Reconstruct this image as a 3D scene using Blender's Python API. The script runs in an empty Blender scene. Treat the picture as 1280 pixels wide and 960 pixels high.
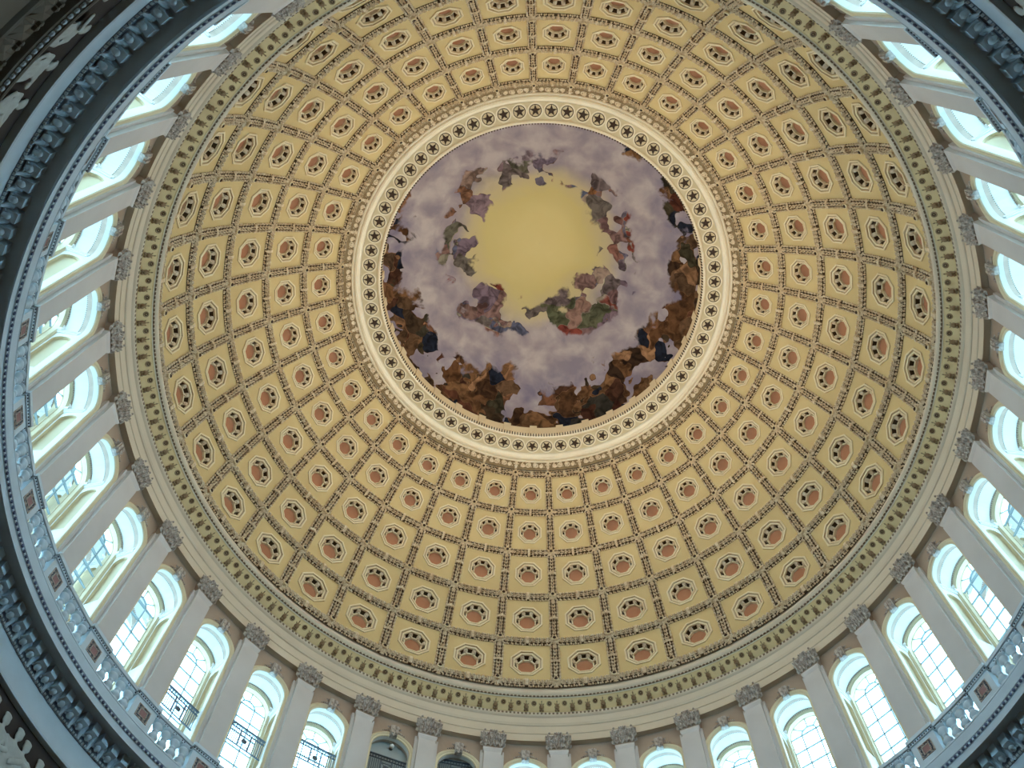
import bpy, math, random
from mathutils import Matrix, Vector
random.seed(7)
scene = bpy.context.scene
COL = scene.collection
PI = math.pi
RAD = PI / 180.0

# ------------------------------------------------------------------ camera
cam_d = bpy.data.cameras.new('camera')
cam = bpy.data.objects.new('camera', cam_d)
COL.objects.link(cam)
TILT, ROLL = 1.21458, 0.04448
fwd = Vector((0, math.cos(TILT), math.sin(TILT)))
rt = Vector((1, 0, 0))
up = rt.cross(fwd)
r2 = math.cos(ROLL) * rt + math.sin(ROLL) * up
u2 = -math.sin(ROLL) * rt + math.cos(ROLL) * up
M = Matrix.Identity(4)
for i in range(3):
    M[i][0], M[i][1], M[i][2] = r2[i], u2[i], -fwd[i]
M[0][3], M[1][3], M[2][3] = -1.104, -11.857, 1.6
cam.matrix_world = M
cam_d.sensor_width = 36.0
cam_d.lens = 1287.18 * 36.0 / 1280.0
cam_d.clip_end = 400
scene.camera = cam

# ------------------------------------------------------------------ daylight
world = bpy.data.worlds.new('sky')
scene.world = world
world.use_nodes = True
bg = world.node_tree.nodes['Background']
bg.inputs[0].default_value = (0.43, 0.73, 1.0, 1)
bg.inputs[1].default_value = 11.0

# ------------------------------------------------------------------ exposure
vs = scene.view_settings
vs.view_transform = 'Standard'
vs.look = 'None'
vs.exposure = 0.0
vs.gamma = 1.0
vs.use_curve_mapping = False
scene.cycles.max_bounces = 10
scene.cycles.diffuse_bounces = 6
scene.cycles.transparent_max_bounces = 16
scene.cycles.sample_clamp_indirect = 6.0
scene.cycles.use_denoising = True
scene.cycles.use_light_tree = True


# ------------------------------------------------------------------ lamps of the room and added spots in the eye
def spot(name, loc, target, energy, col, size=120, blend=0.9, rad=0.25):
    d = bpy.data.lights.new(name, 'SPOT')
    d.energy = energy
    d.color = col
    d.spot_size = size * RAD
    d.spot_blend = blend
    d.shadow_soft_size = rad
    o = bpy.data.objects.new(name, d)
    COL.objects.link(o)
    o.location = loc
    o.rotation_euler = (Vector(target) - Vector(loc)).to_track_quat('-Z', 'Y').to_euler()
    return o


WARM = (1.0, 0.82, 0.59)
E_LEDGE, E_EYE, E_CANOPY = 780, 400, 190
for k in range(12):                    # floodlights on the ledge of the upper cornice
    a = (k * 30 + 10) * RAD
    c, s = math.cos(a), math.sin(a)
    spot('ledge_floodlight', (13.34 * c, 13.34 * s, 35.25), (-9 * c, -9 * s, 43.5), E_LEDGE * (1 + .28 * math.cos(a - 20 * RAD)), WARM, 130)
for k in range(12):                    # added spots without fixtures in the eye, so reliefs shade on their base side
    a = (k * 30 + 25) * RAD
    c, s = math.cos(a), math.sin(a)
    spot('eye_added_spot', (6.95 * c, 6.95 * s, 45.75), (-13.5 * c, -13.5 * s, 39.0), E_EYE, WARM, 125)
for k in range(12):                    # lamps on the walk behind the parapet of the eye
    a = (k * 30) * RAD
    c, s = math.cos(a), math.sin(a)
    spot('canopy_floodlight', (8.0 * c, 8.0 * s, 46.6), (-3 * c, -3 * s, 54), E_CANOPY, (1.0, 0.88, 0.74), 150)


# ------------------------------------------------------------------ materials
def lin(h):
    h = h.lstrip('#')
    v = [int(h[i:i + 2], 16) / 255 for i in (0, 2, 4)]
    return tuple(x / 12.92 if x <= 0.04045 else ((x + 0.055) / 1.055) ** 2.4 for x in v)


def mat(name, hexc, rough=0.6, var=0.12, scale=3.0, spec=0.3, metal=0.0, bump=0.0, c2=None):
    m = bpy.data.materials.new(name)
    m.use_nodes = True
    nt = m.node_tree
    b = nt.nodes['Principled BSDF']
    c = lin(hexc)
    tc = nt.nodes.new('ShaderNodeTexCoord')
    nz = nt.nodes.new('ShaderNodeTexNoise')
    nz.inputs['Scale'].default_value = scale
    nz.inputs['Detail'].default_value = 4
    nt.links.new(tc.outputs['Object'], nz.inputs['Vector'])
    rp = nt.nodes.new('ShaderNodeValToRGB')
    e = rp.color_ramp.elements
    e[0].position, e[1].position = 0.3, 0.7
    d = lin(c2) if c2 else tuple(x * (1 - var) for x in c)
    e[0].color = (*d, 1)
    e[1].color = (*(tuple(min(1, x * (1 + var)) for x in c)), 1)
    nt.links.new(nz.outputs['Fac'], rp.inputs['Fac'])
    nt.links.new(rp.outputs['Color'], b.inputs['Base Color'])
    b.inputs['Roughness'].default_value = rough
    b.inputs['Specular IOR Level'].default_value = spec
    b.inputs['Metallic'].default_value = metal
    if bump:
        bp = nt.nodes.new('ShaderNodeBump')
        bp.inputs['Strength'].default_value = bump
        bp.inputs['Distance'].default_value = 0.02
        n2 = nt.nodes.new('ShaderNodeTexNoise')
        n2.inputs['Scale'].default_value = scale * 8
        nt.links.new(tc.outputs['Object'], n2.inputs['Vector'])
        nt.links.new(n2.outputs['Fac'], bp.inputs['Height'])
        nt.links.new(bp.outputs['Normal'], b.inputs['Normal'])
    return m


MT = dict(
    panel=mat('coffer_buff', '#d0b884', 0.6, 0.07, 0.6),
    ivory=mat('ivory_paint', '#ebe0c8', 0.5, 0.05, 1.0),
    cmid=mat('cornice_mid_ground', '#828a94', 0.6, 0.15, 5.0),
    cbead=mat('cornice_bead', '#5a6480', 0.5, 0.1, 5.0),
    umber=mat('course_umber', '#7a6650', 0.6, 0.1, 5.0),
    cream=mat('cream_paint', '#e2d2ae', 0.5, 0.05, 1.0),
    taupe=mat('taupe_paint', '#b8a48a', 0.6, 0.06, 1.0),
    leaf=mat('stone_cream_leaf', '#e6d6bc', 0.4, 0.12, 9.0, 0.5, c2='#c4ae8c'),
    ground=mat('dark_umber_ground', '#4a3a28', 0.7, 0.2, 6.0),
    dark=mat('umber_gap', '#2e2219', 0.8, 0.2, 6.0),
    red=mat('terracotta_disc', '#b07a5a', 0.6, 0.10, 2.0),
    star=mat('bronze_star', '#3d2c22', 0.5, 0.15, 5.0),
    mauve=mat('mauve_cream', '#cdb8a6', 0.6, 0.08, 4.0),
    patera=mat('taupe_patera', '#9a8060', 0.6, 0.2, 4.0),
    stband=mat('star_band_buff', '#d3c4a2', 0.6, 0.05, 2.0),
    cove=mat('cove_buff', '#e6cb98', 0.6, 0.08, 1.5),
    scrg=mat('scroll_ground', '#8b7656', 0.7, 0.12, 5.0),
    ent=mat('entablature_stone', '#d2c2aa', 0.6, 0.05, 0.7),
    wall=mat('drum_taupe', '#aa9480', 0.7, 0.10, 0.8),
    pil=mat('pilaster_stone', '#cfc8c2', 0.6, 0.05, 0.8),
    cap=mat('capital_stone', '#c4b8ac', 0.5, 0.2, 8.0, 0.5, c2='#857a72'),
    white=mat('white_plaster', '#f0eeea', 0.6, 0.03, 0.8),
    beige=mat('beige_plaster', '#d6c4a2', 0.6, 0.05, 0.8),
    bar=mat('glazing_bar_grey', '#8e9c9c', 0.5, 0.05, 2.0),
    corn=mat('cornice_stone', '#ccd8df', 0.5, 0.06, 1.2),  # white cornice with the blue of the daylight tinted into its colour
    cgrey=mat('cornice_soffit', '#c6caca', 0.7, 0.1, 1.0),
    cdark=mat('cornice_dark_ground', '#454b58', 0.6, 0.2, 5.0),
    red2=mat('pedestal_porphyry', '#9a7472', 0.5, 0.12, 5.0),
    iron=mat('painted_iron', '#5b6770', 0.45, 0.1, 6.0, 0.5, 0.3),
    friezebg=mat('frieze_umber', '#3c3532', 0.8, 0.2, 1.2),
    fig=mat('grisaille_stone', '#b9bdb8', 0.6, 0.15, 3.0),
    lowwall=mat('rotunda_sandstone', '#6e665a', 0.7, 0.15, 0.6),
    floor=mat('floor_stone', '#c2b9aa', 0.4, 0.2, 0.5),
    grey=mat('grey_enclosure', '#a5aca9', 0.7, 0.05, 1.0),
    globe=mat('opal_globe', '#f4f4ee', 0.25, 0.02, 2.0, 0.6),
    shell=mat('outer_shell', '#88847c', 0.8, 0.05, 1.0),
)
g = bpy.data.materials.new('window_glass')
g.use_nodes = True
nt = g.node_tree
nt.nodes.clear()
o_ = nt.nodes.new('ShaderNodeOutputMaterial')
t_ = nt.nodes.new('ShaderNodeBsdfTransparent')
t_.inputs[0].default_value = (0.86, 0.97, 0.96, 1)
gl = nt.nodes.new('ShaderNodeBsdfGlossy')
gl.inputs['Roughness'].default_value = 0.05
mx = nt.nodes.new('ShaderNodeMixShader')
fr = nt.nodes.new('ShaderNodeFresnel')
fr.inputs[0].default_value = 1.2
nt.links.new(fr.outputs[0], mx.inputs[0])
nt.links.new(t_.outputs[0], mx.inputs[1])
nt.links.new(gl.outputs[0], mx.inputs[2])
nt.links.new(mx.outputs[0], o_.inputs[0])
MT['glass'] = g


# ------------------------------------------------------------------ mesh helpers
class MB:
    def __init__(self, fn=None):
        self.v, self.f = [], []
        self.fn = fn                       # maps local (u, v, n) to x, y, z

    def pts(self, ps):
        b = len(self.v)
        fn = self.fn
        self.v.extend([fn(*p) for p in ps] if fn else [tuple(p) for p in ps])
        return b

    def face(self, *i):
        self.f.append(i)

    def quad(self, a, b, c, d):
        i = self.pts((a, b, c, d))
        self.f.append((i, i + 1, i + 2, i + 3))

    def box(self, u0, u1, v0, v1, n0, n1):
        i = self.pts([(u, v, n) for n in (n0, n1) for v in (v0, v1) for u in (u0, u1)])
        for q in ((0, 1, 3, 2), (4, 6, 7, 5), (0, 4, 5, 1), (2, 3, 7, 6), (0, 2, 6, 4), (1, 5, 7, 3)):
            self.f.append(tuple(i + k for k in q))

    def leaf(self, u, v, ang, l, w, n0=0.0, h=0.05, curl=0.0):
        c, s = math.cos(ang), math.sin(ang)

        def P(x, y, n):
            return (u + x * c - y * s, v + x * s + y * c, n)
        i = self.pts([P(0, 0, n0), P(l * .55, w / 2, n0), P(l, 0, n0 + curl), P(l * .55, -w / 2, n0), P(l * .5, 0, n0 + h)])
        for a, b in ((0, 1), (1, 2), (2, 3), (3, 0)):
            self.f.append((i + a, i + b, i + 4))

    def bead(self, u, v, r, n0=0.0, h=None, seg=6):
        h = r if h is None else h
        p = []
        for rr, hh in ((1, 0), (.75, .68)):
            p += [(u + r * rr * math.cos(2 * PI * k / seg), v + r * rr * math.sin(2 * PI * k / seg), n0 + h * hh) for k in range(seg)]
        p.append((u, v, n0 + h))
        i = self.pts(p)
        for k in range(seg):
            k2 = (k + 1) % seg
            self.f.append((i + k, i + k2, i + seg + k2, i + seg + k))
            self.f.append((i + seg + k, i + seg + k2, i + 2 * seg))

    def ngon_sweep(self, u, v, prof, seg, a0=0.0, close=False):
        """rings of a regular polygon (apothem r at height n); used for frames, discs, bosses"""
        k_ = 1 / math.cos(PI / seg) if seg <= 8 else 1
        i = self.pts([(u + r * k_ * math.cos(a0 + 2 * PI * k / seg), v + r * k_ * math.sin(a0 + 2 * PI * k / seg), n) for r, n in prof for k in range(seg)])
        for j in range(len(prof) - 1):
            for k in range(seg):
                k2 = (k + 1) % seg
                self.f.append((i + j * seg + k, i + j * seg + k2, i + (j + 1) * seg + k2, i + (j + 1) * seg + k))
        if close:
            self.f.append(tuple(i + (len(prof) - 1) * seg + k for k in range(seg)))

    def tube(self, path, r, seg=5, taper=None):
        """flat-sided cord along points in the (u, v) plane with height n"""
        n = len(path)
        ps = []
        for j, (u, v, h) in enumerate(path):
            a, b = path[max(0, j - 1)], path[min(n - 1, j + 1)]
            du, dv = b[0] - a[0], b[1] - a[1]
            L = math.hypot(du, dv) or 1
            nu, nv = -dv / L, du / L
            rr = r * (1 if taper is None else taper[0] + (taper[1] - taper[0]) * j / (n - 1))
            for k in range(seg):
                t = PI * k / (seg - 1)
                ps.append((u + nu * rr * math.cos(t), v + nv * rr * math.cos(t), h + rr * math.sin(t)))
        i = self.pts(ps)
        for j in range(n - 1):
            for k in range(seg - 1):
                self.f.append((i + j * seg + k, i + j * seg + k + 1, i + (j + 1) * seg + k + 1, i + (j + 1) * seg + k))

    def strip(self, A, B):
        i = self.pts(A)
        j = self.pts(B)
        for k in range(len(A) - 1):
            self.f.append((i + k, i + k + 1, j + k + 1, j + k))

    def mesh(self, name, m, smooth=False):
        me = bpy.data.meshes.new(name)
        me.from_pydata(self.v, [], self.f)
        me.materials.append(MT[m] if isinstance(m, str) else m)
        if smooth:
            me.polygons.foreach_set('use_smooth', [True] * len(me.polygons))
        me.update()
        return me


def link(name, me, parent=None, rz=0.0, loc=None):
    o = bpy.data.objects.new(name, me)
    COL.objects.link(o)
    o.parent = parent
    if rz:
        o.rotation_euler = (0, 0, rz * RAD)
    if loc:
        o.location = loc
    return o


def struct(o):
    o['kind'] = 'structure'
    return o


def stuff(o):
    o['kind'] = 'stuff'
    return o


def tag(o, label, cat, group=None):
    o['label'] = label
    o['category'] = cat
    if group:
        o['group'] = group
    return o


def lathe(prof, seg=360, a0=0.0, a1=360.0):
    mb = MB()
    full = abs(a1 - a0 - 360) < 1e-6
    n = seg if full else seg + 1
    for R, z in prof:
        for k in range(n):
            a = (a0 + (a1 - a0) * k / seg) * RAD
            mb.v.append((R * math.cos(a), R * math.sin(a), z))
    for j in range(len(prof) - 1):
        for k in range(seg):
            k2 = (k + 1) % n
            mb.f.append((j * n + k, j * n + k2, (j + 1) * n + k2, (j + 1) * n + k))
    return mb


def cyl(R0, z0=0.0):
    """u along the circle, v up, n towards the axis"""
    def fn(u, v, n):
        a = u / R0
        R = R0 - n
        return (R * math.cos(a), R * math.sin(a), z0 + v)
    return fn


def slope(R0, z0, d, nrm):
    def fn(u, v, n):
        R = R0 + v * d[0] + n * nrm[0]
        a = u / R0
        return (R * math.cos(a), R * math.sin(a), z0 + v * d[1] + n * nrm[1])
    return fn


ZC = 34.9


def rho(th):
    return 13.665 - 0.0018 * th


def sph(th0, a0=0.0):
    """patch of the dome: u along the ring, v towards the eye, n inwards"""
    c0 = rho(th0) * math.cos(th0 * RAD)

    def fn(u, v, n):
        th = th0 * RAD + v / rho(th0)
        r = rho(th0 + v / rho(th0) / RAD) - n
        a = a0 * RAD + u / c0
        return (r * math.cos(th) * math.cos(a), r * math.cos(th) * math.sin(a), ZC + r * math.sin(th))
    return fn


N = 36
BAYS = [90 + 10 * k for k in range(N)]          # window and coffer axes
RIBS = [85 + 10 * k for k in range(N)]          # pilaster and rib axes

# ================================================================== large structure
struct(link('floor', lathe([(0.01, 0), (5, 0), (14.8, 0)], 96).mesh('floor', 'floor')))
lowp = [(14.75, 0), (14.75, 19.35), (14.68, 19.42), (14.66, 19.50), (14.68, 19.58), (14.75, 19.62), (14.75, 20.74),
        (14.66, 20.78), (14.62, 20.80), (14.61, 20.90), (14.54, 20.99), (14.52, 20.99), (14.50, 21.03), (14.50, 21.08), (14.82, 21.10)]
w_low = struct(link('wall_rotunda', lathe(lowp, 288).mesh('wall_rotunda', 'lowwall')))
w_frz = struct(link('wall_frieze', lathe([(14.78, 21.08), (14.80, 22.5), (14.78, 23.55)], 288).mesh('wall_frieze', 'friezebg')))

# sealed outer skin of the building behind everything (keeps the daylight to the windows)
sk = [(14.3, 25.80), (15.75, 25.80), (15.75, 25.9), (15.76, 25.9), (15.76, -.05), (0.01, -.06)]
struct(link('floor_gallery', lathe(sk, 144).mesh('gallery_floor', 'white')))
skin = [(15.62, 33.0), (15.62, 36.2), (14.4, 36.3)]
for k in range(0, 11):
    th = 8 + 4.6 * k
    skin.append((14.35 * math.cos(th * RAD), ZC + 14.35 * math.sin(th * RAD)))
skin += [(10.6, 46.4), (10.6, 56.5), (0.01, 56.6)]
# ================================================================== coffered ceiling
ceiling = struct(link('ceiling', lathe(skin, 144).mesh('ceiling_skin', 'shell')))
ROW = {5: (9.06, 4.15, 14.0), 4: (18.92, 14.0, 23.85), 3: (28.73, 23.85, 33.15), 2: (37.5, 33.15, 41.6), 1: (45.44, 41.6, 49.35)}
for row, (th, t0, t1) in ROW.items():
    sc = math.cos(th * RAD) / math.cos(9.06 * RAD)
    fn = sph(th)
    c0 = rho(th) * math.cos(th * RAD)
    hu = 4.6 * RAD * c0
    vb, vt = (t0 + 0.35 - th) * RAD * rho(th), (t1 - 0.35 - th) * RAD * rho(th)
    ro = 0.655 * sc
    # panel with an octagonal hole
    mb = MB(fn)
    NP = 32
    outer, inner, mid = [], [], []
    for k in range(NP):
        a = 2 * PI * (k + .5) / NP
        c, s = math.cos(a), math.sin(a)
        t = min(hu / abs(c) if abs(c) > 1e-6 else 9, (vt if s > 0 else -vb) / abs(s) if abs(s) > 1e-6 else 9)
        a8 = ((a + PI / 8) % (PI / 4)) - PI / 8
        r8 = ro / math.cos(a8)
        outer.append((c * t, s * t, 0.0))
        inner.append((c * r8, s * r8, 0.0))
    for q in ((hu, vt), (-hu, vt), (-hu, vb), (hu, vb)):       # square corners
        kk = min(range(NP), key=lambda k: (outer[k][0] - q[0]) ** 2 + (outer[k][1] - q[1]) ** 2)
        outer[kk] = (q[0], q[1], 0.0)
    mid = [((a[0] + b[0]) / 2, (a[1] + b[1]) / 2, 0.0) for a, b in zip(outer, inner)]
    mb.strip(outer + outer[:1], mid + mid[:1])
    mb.strip(mid + mid[:1], inner + inner[:1])
    me_panel = mb.mesh('coffer_panel', 'panel')
    A8 = PI / 8
    mb = MB(fn)
    mb.ngon_sweep(0, 0, [(r * sc, n) for r, n in ((.672, 0.0), (.668, .05), (.60, .055), (.595, -.01))], 8, A8)
    mb.ngon_sweep(0, 0, [(r * sc, n) for r, n in ((.548, -.01), (.545, .025), (.485, .015), (.48, -.06))], 8, A8)
    me_frame = mb.mesh('octagon_frame', 'cream')
    mb = MB(fn)
    mb.ngon_sweep(0, 0, [(r * sc, n) for r, n in ((.60, -.012), (.54, -.012))], 8, A8)
    me_groove = mb.mesh('octagon_groove', 'taupe')
    D = 0.27 * (0.75 + 0.25 * sc)
    mb = MB(fn)
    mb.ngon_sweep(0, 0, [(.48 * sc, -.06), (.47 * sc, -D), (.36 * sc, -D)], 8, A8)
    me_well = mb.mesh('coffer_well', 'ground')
    mb = MB(fn)
    for k in range(8):
        for da in (-.2, .2):
            pass
        a = k * PI / 4 + PI / 8
        ca, sa = math.cos(a), math.sin(a)

        def Q(x, y, n):
            return (x * ca - y * sa, x * sa + y * ca, n)
        w = .085 * sc
        pr = [(.40 * sc, -D + .03), (.415 * sc, -D + .10), (.44 * sc, -.11), (.505 * sc, -.05)]
        A = [Q(x, -w, n) for x, n in pr]
        B = [Q(x, w, n) for x, n in pr]
        mb.strip(A, B)
        C_ = [Q(x + .1 * sc, -w, n - .04) for x, n in pr]
        D_ = [Q(x + .1 * sc, w, n - .04) for x, n in pr]
        mb.strip(A, C_)
        mb.strip(B, D_)
        mb.bead(*Q(.40 * sc, 0, 0)[:2], .05 * sc, -D + .10, .05)
    me_brk = mb.mesh('bracket_ring', 'leaf')
    mb = MB(fn)
    mb.ngon_sweep(0, 0, [(r * sc, n) for r, n in ((.392, -D), (.388, -D + .09), (.335, -D + .085), (.325, -D - .02))], 8, A8)
    me_rim = mb.mesh('inner_rim', 'cream')
    mb = MB(fn)
    mb.ngon_sweep(0, 0, [(.34 * sc, -D - .015), (.30 * sc, -D - .02), (.1 * sc, -D - .02)], 16, 0, True)
    me_disc = mb.mesh('disc', 'red')
    for a in BAYS:
        co = link('coffer', me_panel, ceiling, a)
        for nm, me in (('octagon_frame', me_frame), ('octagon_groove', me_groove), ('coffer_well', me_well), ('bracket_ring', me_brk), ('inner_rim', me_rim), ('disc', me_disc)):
            link(nm, me, co)


# ---- garlands of leaves and fruit between the coffers
def garland(fn, L, hw, rnd, tied=True):
    mb = MB(fn)
    step = hw * 0.95
    n = max(4, int(round(2 * L / step)))
    st = 2 * L / n
    for k in range(n):
        x = -L + (k + .5) * st
        d = 0 if x < 0 else PI
        x0 = x - st * .55 if x < 0 else x + st * .55
        for s in (-1, 1):
            mb.leaf(x0, s * hw * .27, d + rnd.uniform(-.16, .16), st * 1.1, hw * .50, .075, .10)
            mb.bead(x + rnd.uniform(-.1, .1) * hw, s * hw * .86, hw * .25, .04, hw * .42)
            mb.leaf(x0, s * hw * .62, s * PI / 2 + rnd.uniform(-.35, .35), hw * .62, hw * .42, .04, .07)
        mb.bead(x0, 0, hw * .19, .11, hw * .30)
    if tied:
        for x in (-hw * .22, 0, hw * .22):
            mb.tube([(x, hw * t, .10 + .10 * math.cos(t * 1.4)) for t in (-1, -.6, -.2, .2, .6, 1)], hw * .1, 4)
    return mb.mesh('garland', 'leaf')


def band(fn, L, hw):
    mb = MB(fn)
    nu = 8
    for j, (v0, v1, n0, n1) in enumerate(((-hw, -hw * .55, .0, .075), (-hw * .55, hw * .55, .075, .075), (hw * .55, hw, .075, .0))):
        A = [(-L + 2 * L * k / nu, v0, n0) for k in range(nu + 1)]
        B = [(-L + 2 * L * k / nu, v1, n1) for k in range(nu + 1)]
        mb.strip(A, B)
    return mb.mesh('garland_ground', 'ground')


def swap(fn):
    return lambda u, v, n: fn(v, u, n)


rnd = random.Random(3)
BOUND = [4.15, 14.0, 23.85, 33.15, 41.6, 49.35]
for i, th in enumerate(BOUND):
    c = math.cos(th * RAD)
    hw = 0.195 * (0.35 + 0.65 * c)
    c0 = rho(th) * c
    L = 5 * RAD * c0 - hw * 1.2
    fn = sph(th)
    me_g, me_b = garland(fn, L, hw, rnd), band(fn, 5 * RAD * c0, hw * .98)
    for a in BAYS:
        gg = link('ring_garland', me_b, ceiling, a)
        link('foliage', me_g, gg)
    # rosette with hanging boss at the crossing
    mb = MB(fn)
    for k in range(8):
        mb.leaf(0, 0, k * PI / 4, hw * (1.7 if k % 2 == 0 else 1.45), hw * .75, .10, .10, -.03)
    for k in range(8):
        mb.leaf(0, 0, k * PI / 4 + PI / 8, hw * 1.0, hw * .5, .15, .07)
    for k in range(12):
        mb.bead(hw * 1.35 * math.cos(k * PI / 6 + .26), hw * 1.35 * math.sin(k * PI / 6 + .26), hw * .17, .08, .05)
    me_r = mb.mesh('rosette', 'leaf')
    q = hw / .195
    mb = MB(fn)
    mb.ngon_sweep(0, 0, [(.05 * q, .12), (.05 * q, .20 * q), (.115 * q, .26 * q), (.12 * q, .30 * q), (.085 * q, .33 * q), (.075 * q, .31 * q)], 10)
    me_s = mb.mesh('boss', 'cream')
    mb = MB(fn)
    mb.ngon_sweep(0, 0, [(.078 * q, .312 * q), (.05 * q, .35 * q), (.015 * q, .365 * q)], 10, 0, True)
    me_k = mb.mesh('boss_tip', 'star')
    for a in RIBS:
        ro_ = link('rosette', me_r, ceiling, a)
        link('boss', me_s, ro_)
        link('boss_tip', me_k, ro_)
for row, (th, t0, t1) in ROW.items():
    fn = sph(th)
    c = math.cos(th * RAD)
    hw = 0.195 * (0.30 + 0.70 * c)
    L = (t1 - t0) / 2 * RAD * rho(th)
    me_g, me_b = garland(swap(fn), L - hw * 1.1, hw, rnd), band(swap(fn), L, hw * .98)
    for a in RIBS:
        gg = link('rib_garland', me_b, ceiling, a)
        link('foliage', me_g, gg)

# ---- scroll band round the eye
fn = sph(51.0)
c0 = rho(51) * math.cos(51 * RAD)
mb = MB(fn)
mb.strip([(-5 * RAD * c0 + k * RAD * c0, -.18, .0) for k in range(11)], [(-5 * RAD * c0 + k * RAD * c0, .36, .0) for k in range(11)])
me_sb = mb.mesh('scroll_ground', 'scrg')
mb = MB(fn)
for s in (-1, 1):
    for sgn, cx, cy, r0 in ((1, .19, .06, .135), (-1, .42, .03, .10)):
        p = []
        for k in range(15):
            t = k / 14
            ang = PI * .5 + sgn * t * PI * 3.1
            r = r0 * (1 - .78 * t)
            p.append((s * (cx + r * math.cos(ang)), cy + r * math.sin(ang), .015))
        mb.tube(p, .036, 4, (1.0, .7))
        mb.bead(s * cx, cy, .035, .01, .04)
    for k in range(7):
        mb.leaf(s * (.05 + .08 * k), .235 - .03 * (k % 2), (0.8 if k % 2 else -0.6) + (0 if s > 0 else PI * .6), .13, .07, .01, .04)
        mb.leaf(s * (.06 + .08 * k), -.06 + .02 * (k % 2), (1.2 if k % 2 else 2.2), .10, .05, .01, .04)
me_sl = mb.mesh('scroll', 'leaf')
mb = MB(fn)
mb.box(-.05, .05, -.14, .33, 0, .05)
mb.bead(0, .08, .06, .05)
for k in range(6):
    mb.leaf(0, .08, k * PI / 3, .16, .07, .05, .03)
me_st = mb.mesh('scroll_stop', 'leaf')
for a in BAYS:
    p = link('scroll_panel', me_sb, ceiling, a)
    link('scroll', me_sl, p)
for a in RIBS:
    link('scroll_stop', me_st, ceiling, a)

# ================================================================== rim of the eye
eye = struct(link('trim_1', lathe([(8.40, 45.72), (8.38, 45.55), (8.34, 45.50), (8.29, 45.50), (8.27, 45.60), (8.23, 45.61), (8.21, 45.53), (8.14, 45.53), (8.11, 45.64), (8.08, 45.66), (8.03, 45.70),
                                   (8.00, 45.79), (7.99, 45.80), (7.26, 45.80), (7.25, 45.79), (7.22, 45.72), (7.16, 45.70), (7.12, 45.76), (7.10, 45.95), (7.14, 46.02), (7.14, 46.08)], 360).mesh('eye_rim', 'ivory')))
eye['label'] = 'cream moulded rim round the eye of the dome set with bronze stars'
link('star_band', lathe([(7.995, 45.785), (7.255, 45.785)], 288).mesh('star_band', 'stband'), eye)
par = lathe([(7.16, 46.05), (7.16, 46.86), (7.55, 46.88), (7.55, 46.2), (10.7, 46.2)], 288)
link('parapet', par.mesh('parapet', 'beige'), eye)
mb = MB(cyl(7.16, 46.06))
mb.box(-.17, .17, 0, .90, 0, .06)
me = mb.mesh('parapet_block', 'beige')
for k in range(N):
    link('parapet_block', me, eye, BAYS[k])
mb = MB()
for k in range(360):
    f1 = cyl(7.10)
    m1 = MB(lambda u, v, n, a=k * RAD: (lambda p: (p[0] * math.cos(a) - p[1] * math.sin(a), p[0] * math.sin(a) + p[1] * math.cos(a), p[2]))(f1(u, v, n)))
    m1.box(-.02, .02, 45.74, 45.95, -.02, .035)
    b = len(mb.v)
    mb.v += m1.v
    mb.f += [tuple(b + q for q in f) for f in m1.f]
stuff(link('egg_and_dart', mb.mesh('egg_and_dart', 'ground'), eye))
fp = slope(7.635, 45.79, (1, 0), (0, -1))
mb = MB(fp)
mb.ngon_sweep(0, 0, [(.335, 0), (.325, .03), (.275, .03), (.262, .0)], 28)
me_ring = mb.mesh('star_roundel', 'ivory')
mb = MB(fp)
mb.ngon_sweep(0, 0, [(.262, .004), (.1, .004)], 28, 0, True)
me_fld = mb.mesh('star_field', 'mauve')
mb = MB(fp)
mb.ngon_sweep(0, 0, [(.262, .012), (.232, .012)], 28)
ps = []
for k in range(10):
    r = .245 if k % 2 == 0 else .10
    ps.append((r * math.cos(PI / 2 + k * PI / 5), r * math.sin(PI / 2 + k * PI / 5), .014))
i = mb.pts(ps + [(0, 0, .04)])
for k in range(10):
    mb.f.append((i + k, i + (k + 1) % 10, i + 10))
for k in range(5):
    a = PI / 2 + k * 2 * PI / 5
    c, s = math.cos(a), math.sin(a)
    mb.quad((.12 * c - .012 * s, .12 * s + .012 * c, .016), (.12 * c + .012 * s, .12 * s - .012 * c, .016), (.25 * c + .012 * s, .25 * s - .012 * c, .016), (.25 * c - .012 * s, .25 * s + .012 * c, .016))
me_star = mb.mesh('star', 'star')
for k in range(72):
    o = link('star_roundel', me_ring, eye, 85.2 + 5 * k)
    link('star_field', me_fld, o)
    link('star', me_star, o)

# ================================================================== painted canopy (generic stand-in for the fresco)
cm = bpy.data.materials.new('painted_clouds')
cm.use_nodes = True
nt = cm.node_tree
bs = nt.nodes['Principled BSDF']
bs.inputs['Roughness'].default_value = 0.8
bs.inputs['Specular IOR Level'].default_value = 0.1


def nd(t, **kw):
    n = nt.nodes.new(t)
    for k, v in kw.items():
        setattr(n, k, v)
    return n


def mth(op, a, b=None, c=None):
    n = nd('ShaderNodeMath', operation=op)
    for i, x in enumerate((a, b, c)):
        if x is None:
            continue
        if isinstance(x, (int, float)):
            n.inputs[i].default_value = x
        else:
            nt.links.new(x, n.inputs[i])
    return n.outputs[0]


def ramp(fac, stops, interp='LINEAR'):
    n = nd('ShaderNodeValToRGB')
    n.color_ramp.interpolation = interp
    e = n.color_ramp.elements
    while len(e) < len(stops):
        e.new(0.5)
    for el, (p, h) in zip(e, stops):
        el.position = p
        el.color = (*lin(h), 1)
    nt.links.new(fac, n.inputs[0])
    return n.outputs[0]


def mix(f, a, b):
    n = nd('ShaderNodeMix', data_type='RGBA')
    nt.links.new(f, n.inputs[0])
    nt.links.new(a, n.inputs[6])
    nt.links.new(b, n.inputs[7])
    return n.outputs[2]


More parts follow.
